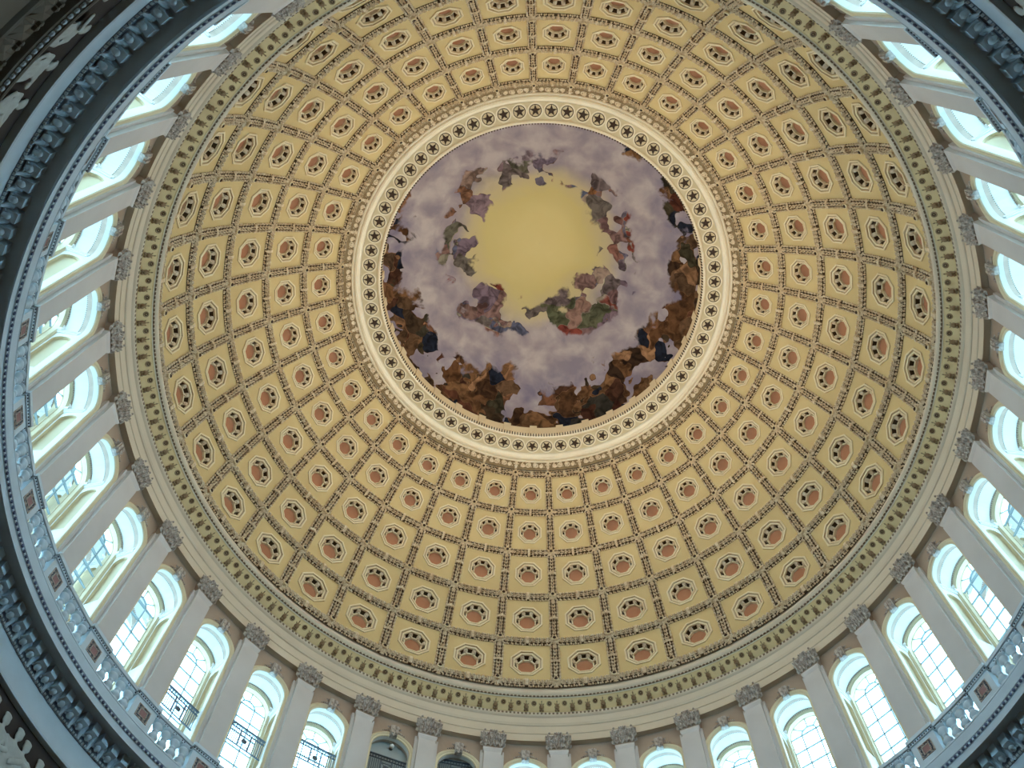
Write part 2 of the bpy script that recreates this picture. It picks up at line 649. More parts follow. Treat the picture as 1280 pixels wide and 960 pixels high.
tc = nd('ShaderNodeTexCoord')
sx = nd('ShaderNodeSeparateXYZ')
nt.links.new(tc.outputs['Object'], sx.inputs[0])
rr = mth('SQRT', mth('ADD', mth('MULTIPLY', sx.outputs[0], sx.outputs[0]), mth('MULTIPLY', sx.outputs[1], sx.outputs[1])))


def noise(scale, detail=5, dist=0.0):
    n = nd('ShaderNodeTexNoise')
    n.inputs['Scale'].default_value = scale
    n.inputs['Detail'].default_value = detail
    n.inputs['Distortion'].default_value = dist
    nt.links.new(tc.outputs['Object'], n.inputs['Vector'])
    return n


n1 = noise(.35, 6, .6)
n2 = noise(.9, 5, .3)
n3 = noise(2.2, 4, 1.0)
rn = mth('ADD', rr, mth('MULTIPLY', mth('SUBTRACT', n1.outputs['Fac'], .5), 3.4))
base = ramp(mth('DIVIDE', rn, 10.0), [(0.0, '#ded29a'), (.26, '#d6c88a'), (.38, '#c9bb96'), (.46, '#a59aa0'), (.60, '#b3a8a8'), (.74, '#8d869a'), (.88, '#a3949a'), (1.0, '#8a7a70')])
cloud = ramp(n2.outputs['Fac'], [(.35, '#7b7588'), (.5, '#a89ca0'), (.66, '#cfc6c0')])
cmask = mth('MULTIPLY', mth('SMOOTH_MIN', mth('MAXIMUM', mth('SUBTRACT', rr, 3.6), 0.0), 1.0, .2), .55)
col = mix(cmask, base, cloud)


def figures(scale, r0, r1, thr, stops, seed):
    """soft drapery-like patches in a ring"""
    mp = nd('ShaderNodeMapping')
    mp.inputs['Location'].default_value = (seed, seed * .7, 0)
    nt.links.new(tc.outputs['Object'], mp.inputs[0])
    wn = nd('ShaderNodeTexNoise')
    wn.inputs['Scale'].default_value = .8
    nt.links.new(mp.outputs[0], wn.inputs['Vector'])
    va = nd('ShaderNodeVectorMath', operation='MULTIPLY_ADD')
    nt.links.new(wn.outputs['Color'], va.inputs[0])
    va.inputs[1].default_value = (2.2, 2.2, 2.2)
    nt.links.new(mp.outputs[0], va.inputs[2])
    vo = nd('ShaderNodeTexVoronoi')
    vo.feature = 'SMOOTH_F1'
    vo.inputs['Smoothness'].default_value = .10
    vo.inputs['Scale'].default_value = scale
    nt.links.new(va.outputs[0], vo.inputs['Vector'])
    sp = nd('ShaderNodeSeparateColor')
    nt.links.new(vo.outputs['Color'], sp.inputs[0])
    cc = ramp(sp.outputs[0], stops, 'LINEAR')
    # folds
    fold = ramp(n3.outputs['Fac'], [(.35, '#555050'), (.62, '#ffffff')])
    ml = nd('ShaderNodeMix', data_type='RGBA', blend_type='MULTIPLY')
    ml.inputs[0].default_value = .75
    nt.links.new(cc, ml.inputs[6])
    nt.links.new(fold, ml.inputs[7])
    rq = mth('ADD', rr, mth('MULTIPLY', mth('SUBTRACT', mth('ADD', mth('MULTIPLY', n2.outputs['Fac'], .5), mth('MULTIPLY', n1.outputs['Fac'], .5)), .5), 5.0))
    m_in = nd('ShaderNodeMapRange', interpolation_type='SMOOTHSTEP')
    nt.links.new(rq, m_in.inputs[0])
    m_in.inputs[1].default_value, m_in.inputs[2].default_value = r0 - .12, r0 + .12
    m_out = nd('ShaderNodeMapRange', interpolation_type='SMOOTHSTEP')
    nt.links.new(rq, m_out.inputs[0])
    m_out.inputs[1].default_value, m_out.inputs[2].default_value = r1 - .12, r1 + .12
    m_out.inputs[3].default_value, m_out.inputs[4].default_value = 1, 0
    keep = mth('GREATER_THAN', sp.outputs[1], thr)
    return mth('MULTIPLY', mth('MULTIPLY', m_in.outputs[0], m_out.outputs[0]), keep), ml.outputs[2]


m1_, c1_ = figures(1.1, 3.3, 4.9, .36, [(0, '#7a4f3a'), (.13, '#94808a'), (.28, '#9a6b42'), (.40, '#616c86'), (.52, '#8a7480'), (.64, '#666a50'), (.76, '#b5aa9a'), (.88, '#8f4a40')], 3.0)
m2_, c2_ = figures(1.15, 7.0, 14, .22, [(0, '#2b221c'), (.18, '#6b4a30'), (.32, '#8f6a48'), (.46, '#3a3028'), (.58, '#b08560'), (.70, '#5a2f24'), (.80, '#4a4432'), (.90, '#252a38')], 11.0)
col = mix(m1_, col, c1_)
col = mix(m2_, col, c2_)
nt.links.new(col, bs.inputs['Base Color'])
cp = [(10.2 * math.cos(t * RAD), 47.3 + 7.4 * math.sin(t * RAD)) for t in range(0, 90, 5)] + [(0.01, 54.7)]
cp = [(10.2, 46.4)] + cp
can = tag(link('ceiling_painting', lathe(cp, 128).mesh('ceiling_painting', cm, True)), 'round painted canopy of golden clouds and coloured drapery seen through the eye of the dome', 'painting')

# ================================================================== upper entablature
entp = [(14.6, 33.05), (14.05, 33.05), (14.02, 33.02), (14.02, 33.38), (13.99, 33.40), (13.99, 33.80), (13.95, 33.82), (13.93, 33.87), (13.97, 33.91), (13.95, 33.95), (13.92, 34.22),
        (13.86, 34.26), (13.83, 34.30), (13.83, 34.44), (13.86, 34.50), (13.50, 34.77), (13.41, 34.73), (13.39, 34.78), (13.34, 34.78), (13.34, 34.83), (13.30, 34.86), (13.26, 34.92), (13.26, 35.02), (13.30, 35.05), (13.72, 35.06), (13.68, 35.85)]
ent = struct(link('trim_2', lathe(entp, 360).mesh('entablature', 'ent')))
ent['label'] = 'cream entablature with brown paterae and palmettes below the coffers'


link('cove', lathe([(13.83, 34.44), (13.80, 34.46), (13.45, 34.72), (13.41, 34.73)], 360).mesh('cove', 'cove'), ent)


def ring_boxes(n, fn0, u, v0, v1, n0, n1):
    mb = MB()
    for k in range(n):
        a = 2 * PI * k / n
        c, s = math.cos(a), math.sin(a)
        m1 = MB(fn0)
        m1.box(-u, u, v0, v1, n0, n1)
        b = len(mb.v)
        mb.v += [(p[0] * c - p[1] * s, p[0] * s + p[1] * c, p[2]) for p in m1.v]
        mb.f += [tuple(b + q for q in f) for f in m1.f]
    return mb


stuff(link('dentils', ring_boxes(576, cyl(13.83, 34.37), .038, -.045, .045, -.02, .012).mesh('dentils', 'umber'), ent))
stuff(link('bead_course', ring_boxes(576, cyl(13.36, 34.79), .045, -.028, .022, -.01, .03).mesh('bead_course', 'umber'), ent))
fe = slope(13.625, 34.59, (-.803, .596), (-.596, -.803))
mb = MB(fe)
mb.ngon_sweep(0, .075, [(.105, 0), (.10, .02), (.075, .022), (.06, .005)], 12)
mb.bead(0, .075, .035, .0, .03)
me_p = mb.mesh('patera', 'patera')
mb = MB(fe)
mb.ngon_sweep(0, .075, [(.078, .008), (.03, .006)], 12, 0, True)
me_ph = mb.mesh('patera_field', 'ground')
mb = MB(fe)
for k in range(3):
    mb.leaf((k - 1) * .065, -.21, PI / 2 - (k - 1) * -.10, .33 if k == 1 else .28, .095, .015, .06)
for s in (-1, 1):
    mb.bead(s * .05, -.185, .05, .02, .06)
    mb.leaf(s * .05, .02, PI / 2 - s * .7, .08, .04, .015, .03)
mb.leaf(0, .08, PI / 2, .12, .05, .015, .03)
mb.bead(0, -.10, .05, .06, .05)
me_a = mb.mesh('palmette', 'patera')
for k in range(144):
    o = link('patera', me_p, ent, 91.25 + 2.5 * k)
    link('patera_field', me_ph, o)
    link('palmette', me_a, ent, 90 + 2.5 * k)

# ================================================================== drum wall, pilasters
ZB, ZS, W = 25.9, 31.40, 0.70          # gallery floor, springing, half width of the arched openings


def arch_path(w, zb, zs, n=20):
    p = [(-w, zb), (-w, (zb + zs) / 2)]
    p += [(-w * math.cos(PI * k / n), zs + w * math.sin(PI * k / n)) for k in range(n + 1)]
    p += [(w, (zb + zs) / 2), (w, zb)]
    return p


def sweep_arch(mb, prof, zb, zs, n=20):
    """prof: (half width, radius from the axis)"""
    P = [[(s, z, -R) for s, z in arch_path(w, zb, zs, n)] for w, R in prof]
    for a, b in zip(P, P[1:]):
        mb.strip(a, b)


def polar(u, v, n):
    R = -n
    a = u / 14.25
    return (R * math.cos(a), R * math.sin(a), v)


def arch_panel(mb, R, hs, zb, zt, w, zs, n=20):
    A = arch_path(w, zb, zs, n)
    B = []
    m = len(A)
    for k, (s, z) in enumerate(A):
        if k < 2:
            B.append((-hs, z))
        elif k >= m - 2:
            B.append((hs, z))
        else:
            t = k - 2
            c, sn = -math.cos(PI * t / n), math.sin(PI * t / n)
            q = min(hs / abs(c) if abs(c) > 1e-6 else 99, (zt - zs) / sn if sn > 1e-6 else 99)
            B.append((c * q, zs + sn * q))
    for cn in ((-hs, zt), (hs, zt)):
        kk = min(range(m), key=lambda k: (B[k][0] - cn[0]) ** 2 + (B[k][1] - cn[1]) ** 2)
        B[kk] = cn
    mb.strip([(s, z, -R) for s, z in A], [(s, z, -R) for s, z in B])


HS = 5 * RAD * 14.25
drum = struct(link('wall_drum', lathe([(14.30, 25.82), (14.30, 25.9)], 144).mesh('drum_base', 'wall')))
drum['label'] = 'taupe drum wall with pale pilasters between tall arched windows'
mb = MB(polar)
arch_panel(mb, 14.25, HS, ZB, 33.2, .90, ZS)
me_bay = mb.mesh('wall_panel', 'wall')
for a in BAYS:
    link('wall_panel', me_bay, drum, a)
fc = cyl(13.975, 0.0)
mb = MB(fc)
mb.box(-.32, .32, 26.62, 32.22, -.35, 0.0)
i = mb.pts([(-.32, 32.22, 0), (.32, 32.22, 0), (.365, 32.34, .045), (-.365, 32.34, .045), (-.32, 32.22, -.3), (.32, 32.22, -.3), (.365, 32.34, -.3), (-.365, 32.34, -.3)])
for q in ((0, 1, 2, 3), (0, 3, 7, 4), (1, 5, 6, 2)):
    mb.f.append(tuple(i + k for k in q))
mb.box(-.365, .365, 32.34, 32.42, -.3, .045)
mb.box(-.36, .36, 26.62, 26.85, -.3, .05)
me_pil = mb.mesh('pilaster', 'pil')
mb = MB(fc)
mb.box(-.43, .43, 26.62, 32.42, -.35, -.14)
me_bk = mb.mesh('pilaster_backing', 'pil')
mb = MB(fc)
rnd = random.Random(5)
i = mb.pts([(-.33, 32.42, .0), (.33, 32.42, .0), (.42, 33.1, .12), (-.42, 33.1, .12), (-.33, 32.42, -.3), (.33, 32.42, -.3), (.42, 33.1, -.3), (-.42, 33.1, -.3)])
for q in ((0, 1, 2, 3), (0, 3, 7, 4), (1, 5, 6, 2)):
    mb.f.append(tuple(i + k for k in q))
me_bell = mb.mesh('capital', 'wall')
mb = MB(fc)
for tier, (z, n, l, wd, out) in enumerate(((32.44, 4, .34, .20, .04), (32.66, 5, .34, .20, .08), (32.82, 4, .30, .17, .12))):
    for k in range(n):
        x = (k - (n - 1) / 2) * .72 / n * (1 + .12 * tier)
        mb.leaf(x, z, PI / 2 + rnd.uniform(-.1, .1) - x * .5, l, wd, out, .10, .10)
        mb.leaf(x - .03, z + .05, PI / 2 + .5 - x * .5, l * .7, wd * .5, out + .03, .07, .05)
        mb.leaf(x + .03, z + .05, PI / 2 - .5 - x * .5, l * .7, wd * .5, out + .03, .07, .05)
        mb.bead(x, z + l, .045, out + .10, .06)
for s in (-1, 1):
    for dz in (0, .28, .5):
        mb.leaf(s * .34, 32.5 + dz, PI / 2 - s * .6, .26, .14, -.02, .10, .05)
    p = []
    for k in range(12):
        t = k / 11
        ang = -PI / 2 + s * t * PI * 2.6
        r = .12 * (1 - .75 * t)
        p.append((s * .36 + r * math.cos(ang), 33.03 + r * math.sin(ang), .12))
    mb.tube(p, .04, 4, (1, .7))
    p = [(s * (.05 + .02 * k), 32.85 + .035 * k, .13) for k in range(6)]
    mb.tube(p, .035, 4)
mb.bead(0, 33.16, .09, .13, .09)
for k in range(7):
    mb.leaf(0, 33.16, k * 2 * PI / 7, .15, .08, .13, .05, .03)
me_cl = mb.mesh('acanthus', 'cap')
mb = MB(fc)
mb.box(-.44, .44, 33.10, 33.17, -.3, .10)
me_ab = mb.mesh('abacus', 'pil')
for a in RIBS:
    p = link('pilaster', me_pil, drum, a)
    link('pilaster_backing', me_bk, p)
    c = link('capital', me_bell, p)
    link('acanthus', me_cl, p)
    link('abacus', me_ab, p)

# ================================================================== arched windows of the gallery
mb = MB(polar)
sweep_arch(mb, [(.91, 14.25), (.90, 14.19), (.84, 14.15), (.80, 14.17), (.77, 14.20), (.72, 14.20), (.70, 14.24)], ZB, ZS)
me_av = mb.mesh('archivolt', 'cream')
mb = MB(polar)
sweep_arch(mb, [(.70, 14.24), (.70, 14.40), (.735, 14.40)], ZB, ZS)
me_rv = mb.mesh('reveal', 'white')
mb = MB(polar)
sweep_arch(mb, [(.735, 14.40), (.745, 14.56)], ZS, ZS)
me_vb = mb.mesh('vault_band', 'mauve')
mb = MB(polar)
sweep_arch(mb, [(.745, 14.56), (.765, 14.57), (.80, 15.06)], ZS, ZS)
me_vt = mb.mesh('vault', 'white')


def arch_beads(w, R, size, count, matn, zs=ZS):
    mb = MB(polar)
    for k in range(count):
        t = PI * (k + .5) / count
        s, z = -w * math.cos(t), zs + w * math.sin(t)
        mb.box(s - size, s + size, z - size, z + size, -R - size, -R + size)
    return mb.mesh('bead_course', matn)


me_bd = arch_beads(.750, 14.57, .014, 36, 'wall')
me_dn = arch_beads(.785, 15.07, .022, 36, 'wall')
mb = MB(polar)
arch_panel(mb, 15.18, HS * 1.08, 26.6, 33.2, .80, ZS)
mb.strip([(-HS * 1.1, ZB - .2, -15.18), (HS * 1.1, ZB - .2, -15.18)], [(-HS * 1.1, 26.62, -15.18), (HS * 1.1, 26.62, -15.18)])
me_ow = mb.mesh('outer_wall', 'white')
mb = MB(polar)
sweep_arch(mb, [(.81, 15.19), (.80, 15.09), (.77, 15.09), (.755, 15.12), (.735, 15.12), (.72, 15.15), (.69, 15.16), (.68, 15.32), (.66, 15.34), (.66, 15.40)], 26.6, ZS)
i = mb.pts([(-.98, 26.6, -15.12), (.98, 26.6, -15.12), (.98, 26.6, -15.42), (-.98, 26.6, -15.42)])
mb.f.append((i, i + 1, i + 2, i + 3))
me_wf = mb.mesh('window_frame', 'beige')
# side walls of the bay with an arched beige recess towards the next bay
mb_w, mb_n = MB(polar), MB(polar)
for s in (-1, 1):
    X = s * .765
    XB = s * .86
    zc_, wc, Rc = 30.80, .27, 14.78
    A = [(Rc - wc, 28.4), (Rc - wc, 29.6)] + [(Rc - wc * math.cos(PI * k / 12), zc_ + wc * math.sin(PI * k / 12)) for k in range(13)] + [(Rc + wc, 29.6), (Rc + wc, 28.4)]
    B = [(14.40, 28.4), (14.40, 29.6)] + [(14.40 + .72 * k / 12, ZS if 0 < k < 12 else (zc_ if False else ZS)) for k in range(13)] + [(15.12, 29.6), (15.12, 28.4)]
    mb_w.strip([(X, z, -R) for R, z in A], [(X, z, -R) for R, z in B])
    mb_w.quad((X, ZB, -14.40), (X, ZB, -15.19), (X, 28.4, -15.19), (X, 28.4, -14.40))
    mb_n.strip([(X, z, -R) for R, z in A], [(XB, z, -R) for R, z in A])
    i = mb_n.pts([(XB, z, -R) for R, z in A])
    mb_n.f.append(tuple(range(i, i + len(A))))
me_sw, me_sn = mb_w.mesh('side_wall', 'white'), mb_n.mesh('side_niche', 'beige')
mb = MB(polar)
for s in (-1, 1):
    mb.box(*sorted((s * .70, s * .80)), ZS - .03, ZS + .04, -15.16, -14.46)
    mb.box(*sorted((s * .73, s * .80)), ZS - .12, ZS - .03, -15.14, -14.50)
    mb.box(*sorted((s * .66, s * .78)), ZS - .02, ZS + .10, -15.14, -15.02)
    mb.leaf(s * .76, ZS + .06, PI / 2 - s * .5 * -1, .26, .16, -15.04, .08)
me_im = mb.mesh('impost', 'white')
# keystone
mb = MB(polar)
zk = ZS + .66
i = mb.pts([(-.13, zk, -14.10), (.13, zk, -14.10), (.17, zk + .44, -14.02), (-.17, zk + .44, -14.02), (-.13, zk, -14.25), (.13, zk, -14.25), (.17, zk + .44, -14.25), (-.17, zk + .44, -14.25)])
for q in ((0, 1, 2, 3), (0, 3, 7, 4), (1, 5, 6, 2), (3, 2, 6, 7), (0, 4, 5, 1)):
    mb.f.append(tuple(i + k for k in q))
for s in (-.075, .075):
    mb.box(s - .04, s + .04, zk + .04, zk + .42, -14.12, -14.0)
    mb.bead(s, zk + .03, .055, -14.1, .08)
for s in (-1, 1):
    for k in range(4):
        mb.bead(s * (.20 + .07 * k), zk + .28 - .035 * k, .045 - .006 * k, -14.17, .05)
    mb.leaf(s * .12, zk + .36, PI / 2 - s * 1.0, .2, .1, -14.15, .06)
mb.leaf(0, zk + .42, PI / 2, .18, .12, -14.12, .06)
me_ks = mb.mesh('keystone', 'cap')
# glazing: bars and panes
BX, RB, NR, ZG = .27, .016, 7, 26.62
zrow = [ZG + (ZS - ZG) * k / NR for k in range(NR + 1)]
mb = MB(polar)


def bar(mb, pts, r=RB):
    for (s0, z0), (s1, z1) in zip(pts, pts[1:]):
        L = math.hypot(s1 - s0, z1 - z0)
        ns, nz_ = -(z1 - z0) / L * r, (s1 - s0) / L * r
        i = mb.pts([(s0 + ns, z0 + nz_, -15.33), (s1 + ns, z1 + nz_, -15.33), (s1 - ns, z1 - nz_, -15.33), (s0 - ns, z0 - nz_, -15.33),
                    (s0 + ns, z0 + nz_, -15.39), (s1 + ns, z1 + nz_, -15.39), (s1 - ns, z1 - nz_, -15.39), (s0 - ns, z0 - nz_, -15.39)])
        for q in ((0, 1, 2, 3), (0, 4, 5, 1), (2, 6, 7, 3)):
            mb.f.append(tuple(i + k for k in q))


for s in (-BX, BX):
    bar(mb, [(s, ZG), (s, ZS)])
for z in zrow[1:]:
    bar(mb, [(-.68, z), (.68, z)], RB * .8)
bar(mb, [(-BX * math.cos(PI * k / 14), ZS + BX * math.sin(PI * k / 14)) for k in range(15)])
for t in (45, 90, 135):
    c, s = math.cos(t * RAD), math.sin(t * RAD)
    bar(mb, [(BX * c, ZS + BX * s), (.68 * c, ZS + .68 * s)])
me_gb = mb.mesh('glazing_bars', 'bar')


def pane(pts):
    mb = MB(polar)
    i = mb.pts([(s, z, -15.36) for s, z in pts])
    mb.f.append(tuple(range(i, i + len(pts))))
    return mb.mesh('pane', 'glass')


h = zrow[1] - zrow[0]
me_pc = pane([(-BX, ZG), (BX, ZG), (BX, ZG + h), (-BX, ZG + h)])
me_pl = pane([(-.68, ZG), (-BX, ZG), (-BX, ZG + h), (-.68, ZG + h)])
me_pr = pane([(BX, ZG), (.68, ZG), (.68, ZG + h), (BX, ZG + h)])
me_fan = [pane([(BX * math.cos(PI * k / 14), ZS + BX * math.sin(PI * k / 14)) for k in range(15)])]
for t0 in (0, 45, 90, 135):
    T = [(t0 + 45 * k / 6) * RAD for k in range(7)]
    me_fan.append(pane([(BX * math.cos(t), ZS + BX * math.sin(t)) for t in T] + [(.68 * math.cos(t), ZS + .68 * math.sin(t)) for t in T[::-1]]))
mb = MB(polar)
mb.strip([(s, z, -14.555) for s, z in arch_path(.775, ZB, ZS)], [(0, z, -14.555) for s, z in arch_path(.775, ZB, ZS)])
me_cl = mb.mesh('closing_panel', 'grey')
CLOSED = (100, 110)
for k, a in enumerate(BAYS):
    w = struct(link('window_%d' % (k + 1), me_wf, None, a))
    w.name = 'window_%d' % (k + 1)
    parts = [('archivolt', me_av), ('keystone', me_ks), ('reveal', me_rv), ('outer_wall', me_ow)]
    if a in CLOSED:
        parts.append(('closing_panel', me_cl))
    parts += [('vault_band', me_vb), ('vault', me_vt), ('side_wall', me_sw), ('side_niche', me_sn), ('impost', me_im), ('glazing_bars', me_gb)]
    for nm, me in parts:
        link(nm, me, w)
    stuff(link('bead_course', me_bd, w))
    stuff(link('arch_dentils', me_dn, w))
    for q in range(NR):
        for me in (me_pc, me_pl, me_pr):
            link('pane', me, w, 0, (0, 0, h * q))
    for me in me_fan:
        link('pane', me, w)

# ================================================================== lower cornice
cp_ = [(14.62, 23.52), (14.60, 23.56), (14.60, 24.20), (14.57, 24.28), (14.57, 24.36)]
corn = struct(link('trim_3', lathe([(15.0, 23.47), (14.62, 23.47), (14.60, 23.53), (14.60, 24.30)], 288).mesh('lower_fascia', 'corn')))
corn['label'] = 'blue-white modillion cornice ringing the rotunda below the balustrade'
link('cornice_ground', lathe([(14.60, 24.30), (14.56, 24.33), (14.52, 24.42), (14.50, 24.86)], 288).mesh('cornice_ground', 'cmid'), corn)
link('soffit', lathe([(14.52, 24.85), (13.88, 24.85), (13.84, 24.76)], 288).mesh('soffit', 'cgrey'), corn)
link('corona', lathe([(13.84, 24.76), (13.79, 24.70), (13.77, 24.92), (13.73, 24.94), (13.73, 25.00), (13.70, 25.02), (13.66, 25.28), (13.68, 25.30), (13.68, 25.33), (13.66, 25.35), (13.69, 25.42), (13.85, 25.56), (14.30, 25.60), (14.35, 25.82)], 360).mesh('corona', 'corn'), corn)
def ring_beads(n, fn0, r, h):
    mb = MB()
    for k in range(n):
        a = 2 * PI * k / n
        c, s = math.cos(a), math.sin(a)
        m1 = MB(fn0)
        m1.bead(0, 0, r, -.005, h)
        b = len(mb.v)
        mb.v += [(p[0] * c - p[1] * s, p[0] * s + p[1] * c, p[2]) for p in m1.v]
        mb.f += [tuple(b + q for q in f) for f in m1.f]
    return mb


stuff(link('bead_course', ring_beads(540, cyl(13.735, 24.97), .062, .05).mesh('bead_course', 'cbead'), corn))
stuff(link('leaf_course', ring_boxes(864, cyl(14.56, 24.36), .034, -.05, .03, -.02, .03).mesh('leaf_course', 'cgrey'), corn))
fm = cyl(14.17, 24.66)
mb = MB(fm)
mb.box(-.125, .125, -.15, .20, -.35, 0)
me_md = mb.mesh('modillion', 'corn')
mb = MB(fm)
fb = cyl(14.36, 24.42)
mb = MB(fb)
for j in range(5):
    pass
mb.ngon_sweep(0, 0.02, [(.06, -.10), (.092, .0), (.07, .055), (.02, .088)], 10, 0, True)
me_ball = mb.mesh('ball', 'corn', True)
mb = MB(cyl(14.50, 24.30))
pr = [(-.02, -.02, .03), (.08, .02, .045), (.18, .05, .06), (.27, .09, .07), (.32, .14, .07), (.38, .15, .07)]
for (v0, n0, w0), (v1, n1, w1) in zip(pr, pr[1:]):
    mb.strip([(-w0, v0, n0), (0, v0, n0 + .025), (w0, v0, n0)], [(-w1, v1, n1), (0, v1, n1 + .025), (w1, v1, n1)])
    mb.strip([(-w0, v0, n0), (-w1, v1, n1)], [(-w0, v0, -.05), (-w1, v1, -.05)])
    mb.strip([(w0, v0, n0), (w1, v1, n1)], [(w0, v0, -.05), (w1, v1, -.05)])
for s in (-1, 1):
    mb.tube([(s * (.06 + .145 * (1 - math.cos(t * RAD))), .28 + .0 - .20 * math.sin(t * RAD) * 0 + .12 * math.sin(t * RAD) * -1, .03) for t in (0, 22, 45, 68, 90)], .02, 4)
    mb.leaf(s * .05, .12, PI / 2 + s * .9 * -1, .16, .08, .04, .04)
me_br = mb.mesh('leaf_bracket', 'corn')
for k in range(216):
    a = 90 + 360 / 216 * (k + .1)
    o = link('modillion', me_md, corn, a)
    link('ball', me_ball, corn, a)
    link('leaf_bracket', me_br, corn, a + 180 / 216)

# mouldings under the frieze
mb = MB()
stuff(link('bead_row', ring_beads(576, cyl(14.585, 20.945), .07, .06).mesh('bead_row', 'corn'), w_low))
mbo = MB(cyl(14.75, 20.16))
for s in (-1, 1):
    mbo.leaf(s * .05, -.5, PI / 2 - s * .25, .75, .25, .01, .08)
    mbo.bead(s * .2, .35, .09, .01)
mbo.leaf(0, -.55, PI / 2, 1.0, .22, .04, .10)
me_o = mbo.mesh('leaf_ornament', 'lowwall')
for k in range(180):
    link('leaf_ornament', me_o, w_low, 2 * k)


# ---- generic draped figures of the painted relief band
def figure(seed):
    rn_ = random.Random(seed)
    import bmesh
    bm = bmesh.new()

    def blob(c, r, rot=0.0):
        mtx = Matrix.Translation(c) @ Matrix.Rotation(rot, 4, 'X') @ Matrix.Diagonal((*r, 1))
        bmesh.ops.create_icosphere(bm, subdivisions=2, radius=1, matrix=mtx)

    lean = rn_.uniform(-.12, .12)
    blob((0, 0, 1.66), (.12, .115, .155), lean)
    blob((0, -.015, 1.78), (.11, .125, .08))
    blob((0, lean * .1, 1.46), (.06, .06, .12))
    blob((0, 0, 1.22), (.14, .25, .26), lean)
    blob((0, -.1, 1.36), (.10, .14, .09))
    blob((0, .1, 1.36), (.10, .14, .09))
    blob((0, 0, .90), (.15, .23, .30))
    for s in (-1, 1):
        blob((.03, s * .10, .52), (.14, .15, .42), s * .05)
        blob((.02, s * .12, .16), (.10, .11, .26))
        blob((.06, s * .13, .03), (.14, .07, .05))
    for q in range(5):
        y = -.2 + .1 * q
        blob((.11, y, .55 + .1 * (q % 2)), (.05, .035, .48), rn_.uniform(-.12, .12))
    s = rn_.choice((-1, 1))
    e = Vector((.10, s * .40, 1.05 + rn_.uniform(-.05, .25)))
    hnd = Vector((.2, s * .16 + rn_.uniform(-.1, .2), 1.0 + rn_.uniform(-.1, .45)))
    sh = Vector((.02, s * .24, 1.36))
    for A, B in ((sh, e), (e, hnd)):
        for t in (0, .2, .4, .6, .8, 1):
            blob(A.lerp(B, t), (.075 - .015 * t, .075 - .015 * t, .085))
    blob((hnd.x + .02, hnd.y, hnd.z), (.06, .06, .08))
    sh2 = Vector((.02, -s * .24, 1.36))
    e2 = Vector((.05, -s * .33, 1.0))
    h2 = Vector((.1, -s * .28, .72))
    for A, B in ((sh2, e2), (e2, h2)):
        for t in (0, .2, .4, .6, .8, 1):
            blob(A.lerp(B, t), (.07 - .015 * t, .07 - .015 * t, .085))
    me0 = bpy.data.meshes.new('figure_raw')
    bm.to_mesh(me0)
    bm.free()
    ob = bpy.data.objects.new('tmp_figure', me0)
    COL.objects.link(ob)
    md = ob.modifiers.new('r', 'REMESH')
    md.mode = 'VOXEL'
    md.voxel_size = .028
    md.use_smooth_shade = True
    sm = ob.modifiers.new('s', 'SMOOTH')
    sm.iterations = 3
    dg = bpy.context.evaluated_depsgraph_get()
    me2 = bpy.data.meshes.new_from_object(ob.evaluated_get(dg))
    bpy.data.objects.remove(ob)
    me2.materials.clear()
    me2.materials.append(MT['fig'])
    me2.polygons.foreach_set('use_smooth', [True] * len(me2.polygons))
    return me2


figs = [figure(s) for s in (1, 2, 3, 4)]
rnd = random.Random(9)
spots = [151.0 + 1.95 * k + rnd.uniform(-.3, .3) for k in range(-2, 6)] + [-122 - 4.6 * k + rnd.uniform(-.8, .8) for k in range(7)] + [-62 + 2.3 * k for k in range(5)]
for k, a in enumerate(spots):
    A = a * RAD
    o = link('relief_figure', figs[k % 4], w_frz)
    R = 14.74
    sc_ = rnd.uniform(1.07, 1.15)
    o.location = (R * math.cos(A), R * math.sin(A), 21.10)
    o.rotation_euler = (0, 0, A + PI)
    o.scale = (.42, sc_ * 1.05, sc_)

# ================================================================== balustrade
bal = bpy.data.objects.new('balustrade', None)
COL.objects.link(bal)
bal.location = (0, 0, 25.5)
tag(bal, 'pale stone balustrade with pedestals and double-bulb balusters above the modillion cornice', 'balustrade')
fpd = cyl(13.91, 0.10)
mb = MB(fpd)
mb.box(-.44, .44, 0.0, .95, -.5, 0)
mb.box(-.47, .47, 0.0, .10, -.5, .03)
me_pd = mb.mesh('pedestal', 'corn')
mb = MB(fpd)
mb.box(-.50, .50, 1.02, 1.15, -.55, .09)
mb.box(-.47, .47, .92, 1.02, -.55, .045)
me_pcp = mb.mesh('pedestal_cap', 'corn')
mb = MB(fpd)
for k in range(11):
    mb.bead(-.45 + .09 * k, .97, .032, .045, .03)
me_egg = mb.mesh('cap_eggs', 'cdark')
mb = MB(fpd)
mb.ngon_sweep(0, .50, [(.25, .008), (.245, .03), (.225, .03), (.215, .012)], 4, PI / 4)
for k in range(20):
    t = k % 5
    e = k // 5
    q = -.16 + .08 * t
    u, v = ((q, .18), (.18, q), (-q, -.18), (-.18, -q))[e]
    mb.leaf(u, .50 + v, rnd.uniform(0, 6.28), .09, .065, .014, .03)
mb.ngon_sweep(0, .50, [(.15, .012), (.145, .03), (.125, .03), (.12, .012)], 4, PI / 4)
me_pf = mb.mesh('panel_frame', 'cap')
mb = MB(fpd)
mb.quad((-.125, .375, .016), (.125, .375, .016), (.125, .625, .016), (-.125, .625, .016))
me_pp = mb.mesh('panel', 'red2')
mb = MB(fpd)
mb.quad((-.22, .28, .012), (.22, .28, .012), (.22, .72, .012), (-.22, .72, .012))
me_pg = mb.mesh('panel_ground', 'cdark')
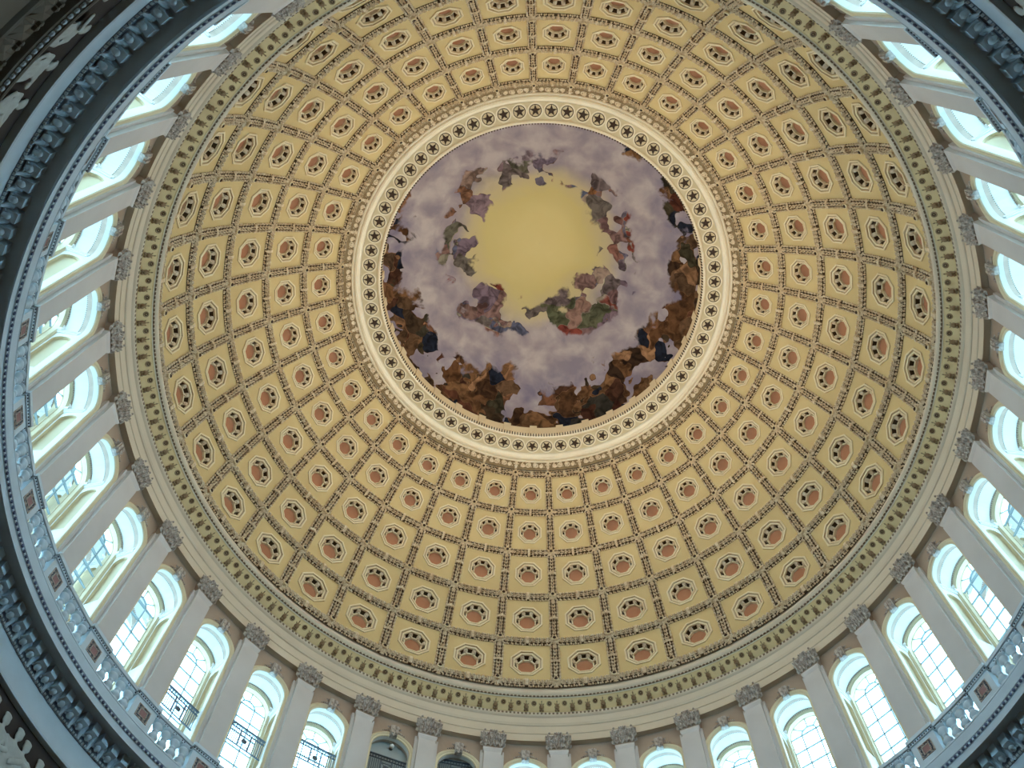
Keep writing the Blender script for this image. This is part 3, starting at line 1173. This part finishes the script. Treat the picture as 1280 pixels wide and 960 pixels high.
for a in RIBS:
    p = link('pedestal', me_pd, bal, a)
    for nm, me in (('pedestal_cap', me_pcp), ('cap_eggs', me_egg), ('panel_frame', me_pf), ('panel_ground', me_pg), ('panel', me_pp)):
        link(nm, me, p)
bp_ = [(.085, .0), (.085, .06), (.05, .08), (.05, .11), (.085, .16), (.098, .22), (.085, .29), (.05, .37), (.042, .42), (.06, .44), (.06, .47), (.042, .49), (.05, .54), (.085, .62), (.098, .69), (.085, .75), (.05, .80), (.05, .83), (.085, .85), (.085, .92)]
mb = MB()
seg = 12
for r, z in bp_:
    r = r * 1.75
    for k in range(seg):
        mb.v.append((13.99 + r * .8 * math.cos(2 * PI * k / seg), r * math.sin(2 * PI * k / seg), z * .93 + .14))
for j in range(len(bp_) - 1):
    for k in range(seg):
        k2 = (k + 1) % seg
        mb.f.append((j * seg + k, j * seg + k2, (j + 1) * seg + k2, (j + 1) * seg + k))
me_bl = mb.mesh('baluster', 'corn', True)
fh = cyl(14.10, 0.10)
mb = MB(fh)
mb.box(-.78, .78, 1.02, 1.15, -.22, .17)
mb.box(-.78, .78, .92, 1.02, -.16, .12)
me_hr = mb.mesh('handrail', 'corn')
mb = MB(fh)
for k in range(17):
    mb.bead(-.72 + .09 * k, .97, .032, .12, .03)
me_he = mb.mesh('rail_eggs', 'cdark')
for a in BAYS:
    hr = link('handrail', me_hr, bal, a)
    link('rail_eggs', me_he, hr)
    for k in range(4):
        link('baluster', me_bl, bal, a + (k - 1.5) * 1.5)

# ================================================================== iron railings of the gallery stair, lamp
mb_r, mb_t, mb_p = MB(polar), MB(polar), MB(polar)
mb_t.box(-.70, .70, .90, .94, -14.50, -14.44)
mb_t.box(-.70, .70, .74, .76, -14.49, -14.45)
mb_t.box(-.70, .70, .06, .09, -14.49, -14.45)
me_top = mb_t.mesh('rail', 'iron')
mb_b = MB(polar)
for k in range(19):
    s = -.66 + k * 1.32 / 18
    if abs(s) < .2:
        continue
    mb_b.box(s - .012, s + .012, .08, .75, -14.48, -14.46)
me_bars = mb_b.mesh('bar_row', 'iron')
mb_s = MB(polar)
for k in range(13):
    s = -.63 + k * .105
    for q in (-.03, .03):
        mb_s.box(s + q - .008, s + q + .008, .77, .89, -14.48, -14.46)
    mb_s.box(s - .03, s + .03, .80, .815, -14.48, -14.46)
    mb_s.box(s - .03, s + .03, .85, .865, -14.48, -14.46)
me_sq = mb_s.mesh('square_row', 'iron')
mb_p.box(-.20, -.17, .08, .75, -14.485, -14.455)
mb_p.box(.17, .20, .08, .75, -14.485, -14.455)
for z in (.22, .60):
    mb_p.box(-.18, .18, z - .01, z + .01, -14.48, -14.46)
mb_p.ngon_sweep(0, .41, [(.10, -14.48), (.10, -14.45), (.05, -14.44), (.02, -14.42)], 12, 0, True)
for k in range(4):
    a = PI / 4 + k * PI / 2
    mb_p.tube([(.09 * math.cos(a), .41 + .09 * math.sin(a), -14.47), (.22 * math.cos(a), .41 + .22 * math.sin(a), -14.47)], .012, 4)
me_pn = mb_p.mesh('centre_panel', 'iron')
RAILS = {140: (27.65, 'iron railing lowest on the gallery stair, standing in a bright arched window over the balustrade'),
         130: (28.40, 'iron railing in the bright arched window between the lowest and the highest lit railing'),
         120: (29.45, 'iron railing high up in a bright arched window next to the closed grey bays'),
         110: (30.35, 'iron railing across the closed grey bay under a small globe lamp'),
         100: (31.05, 'iron railing just under the arch of the closed grey bay without a lamp')}
for a, (z, lb) in RAILS.items():
    e = bpy.data.objects.new('iron_railing', None)
    COL.objects.link(e)
    e.location = (0, 0, z)
    e.rotation_euler = (0, 0, a * RAD)
    tag(e, lb, 'railing', 'iron railings of the gallery stair')
    for nm, me in (('rail', me_top), ('bar_row', me_bars), ('square_row', me_sq), ('centre_panel', me_pn)):
        link(nm, me, e)
A = 109.7 * RAD
lp = bpy.data.objects.new('wall_lamp', None)
COL.objects.link(lp)
lp.location = (14.55 * math.cos(A), 14.55 * math.sin(A), 31.85)
lp.rotation_euler = (0, 0, A)
tag(lp, 'small white globe lamp on the closed grey bay above the railing', 'lamp')
mb = MB(lambda u, v, n: (-n, u, v))
mb.ngon_sweep(0, 0, [(.07, .0), (.07, .02), (.03, .03), (.03, .08)], 12)
link('wall_plate', mb.mesh('wall_plate', 'iron'), lp)
mb = MB(lambda u, v, n: (-n, u, v))
mb.ngon_sweep(0, 0, [(.085 * math.sin(t * RAD), .15 - .085 * math.cos(t * RAD)) for t in (15, 40, 65, 90, 115, 140, 165)], 14, 0, True)
link('globe', mb.mesh('globe', 'globe', True), lp)
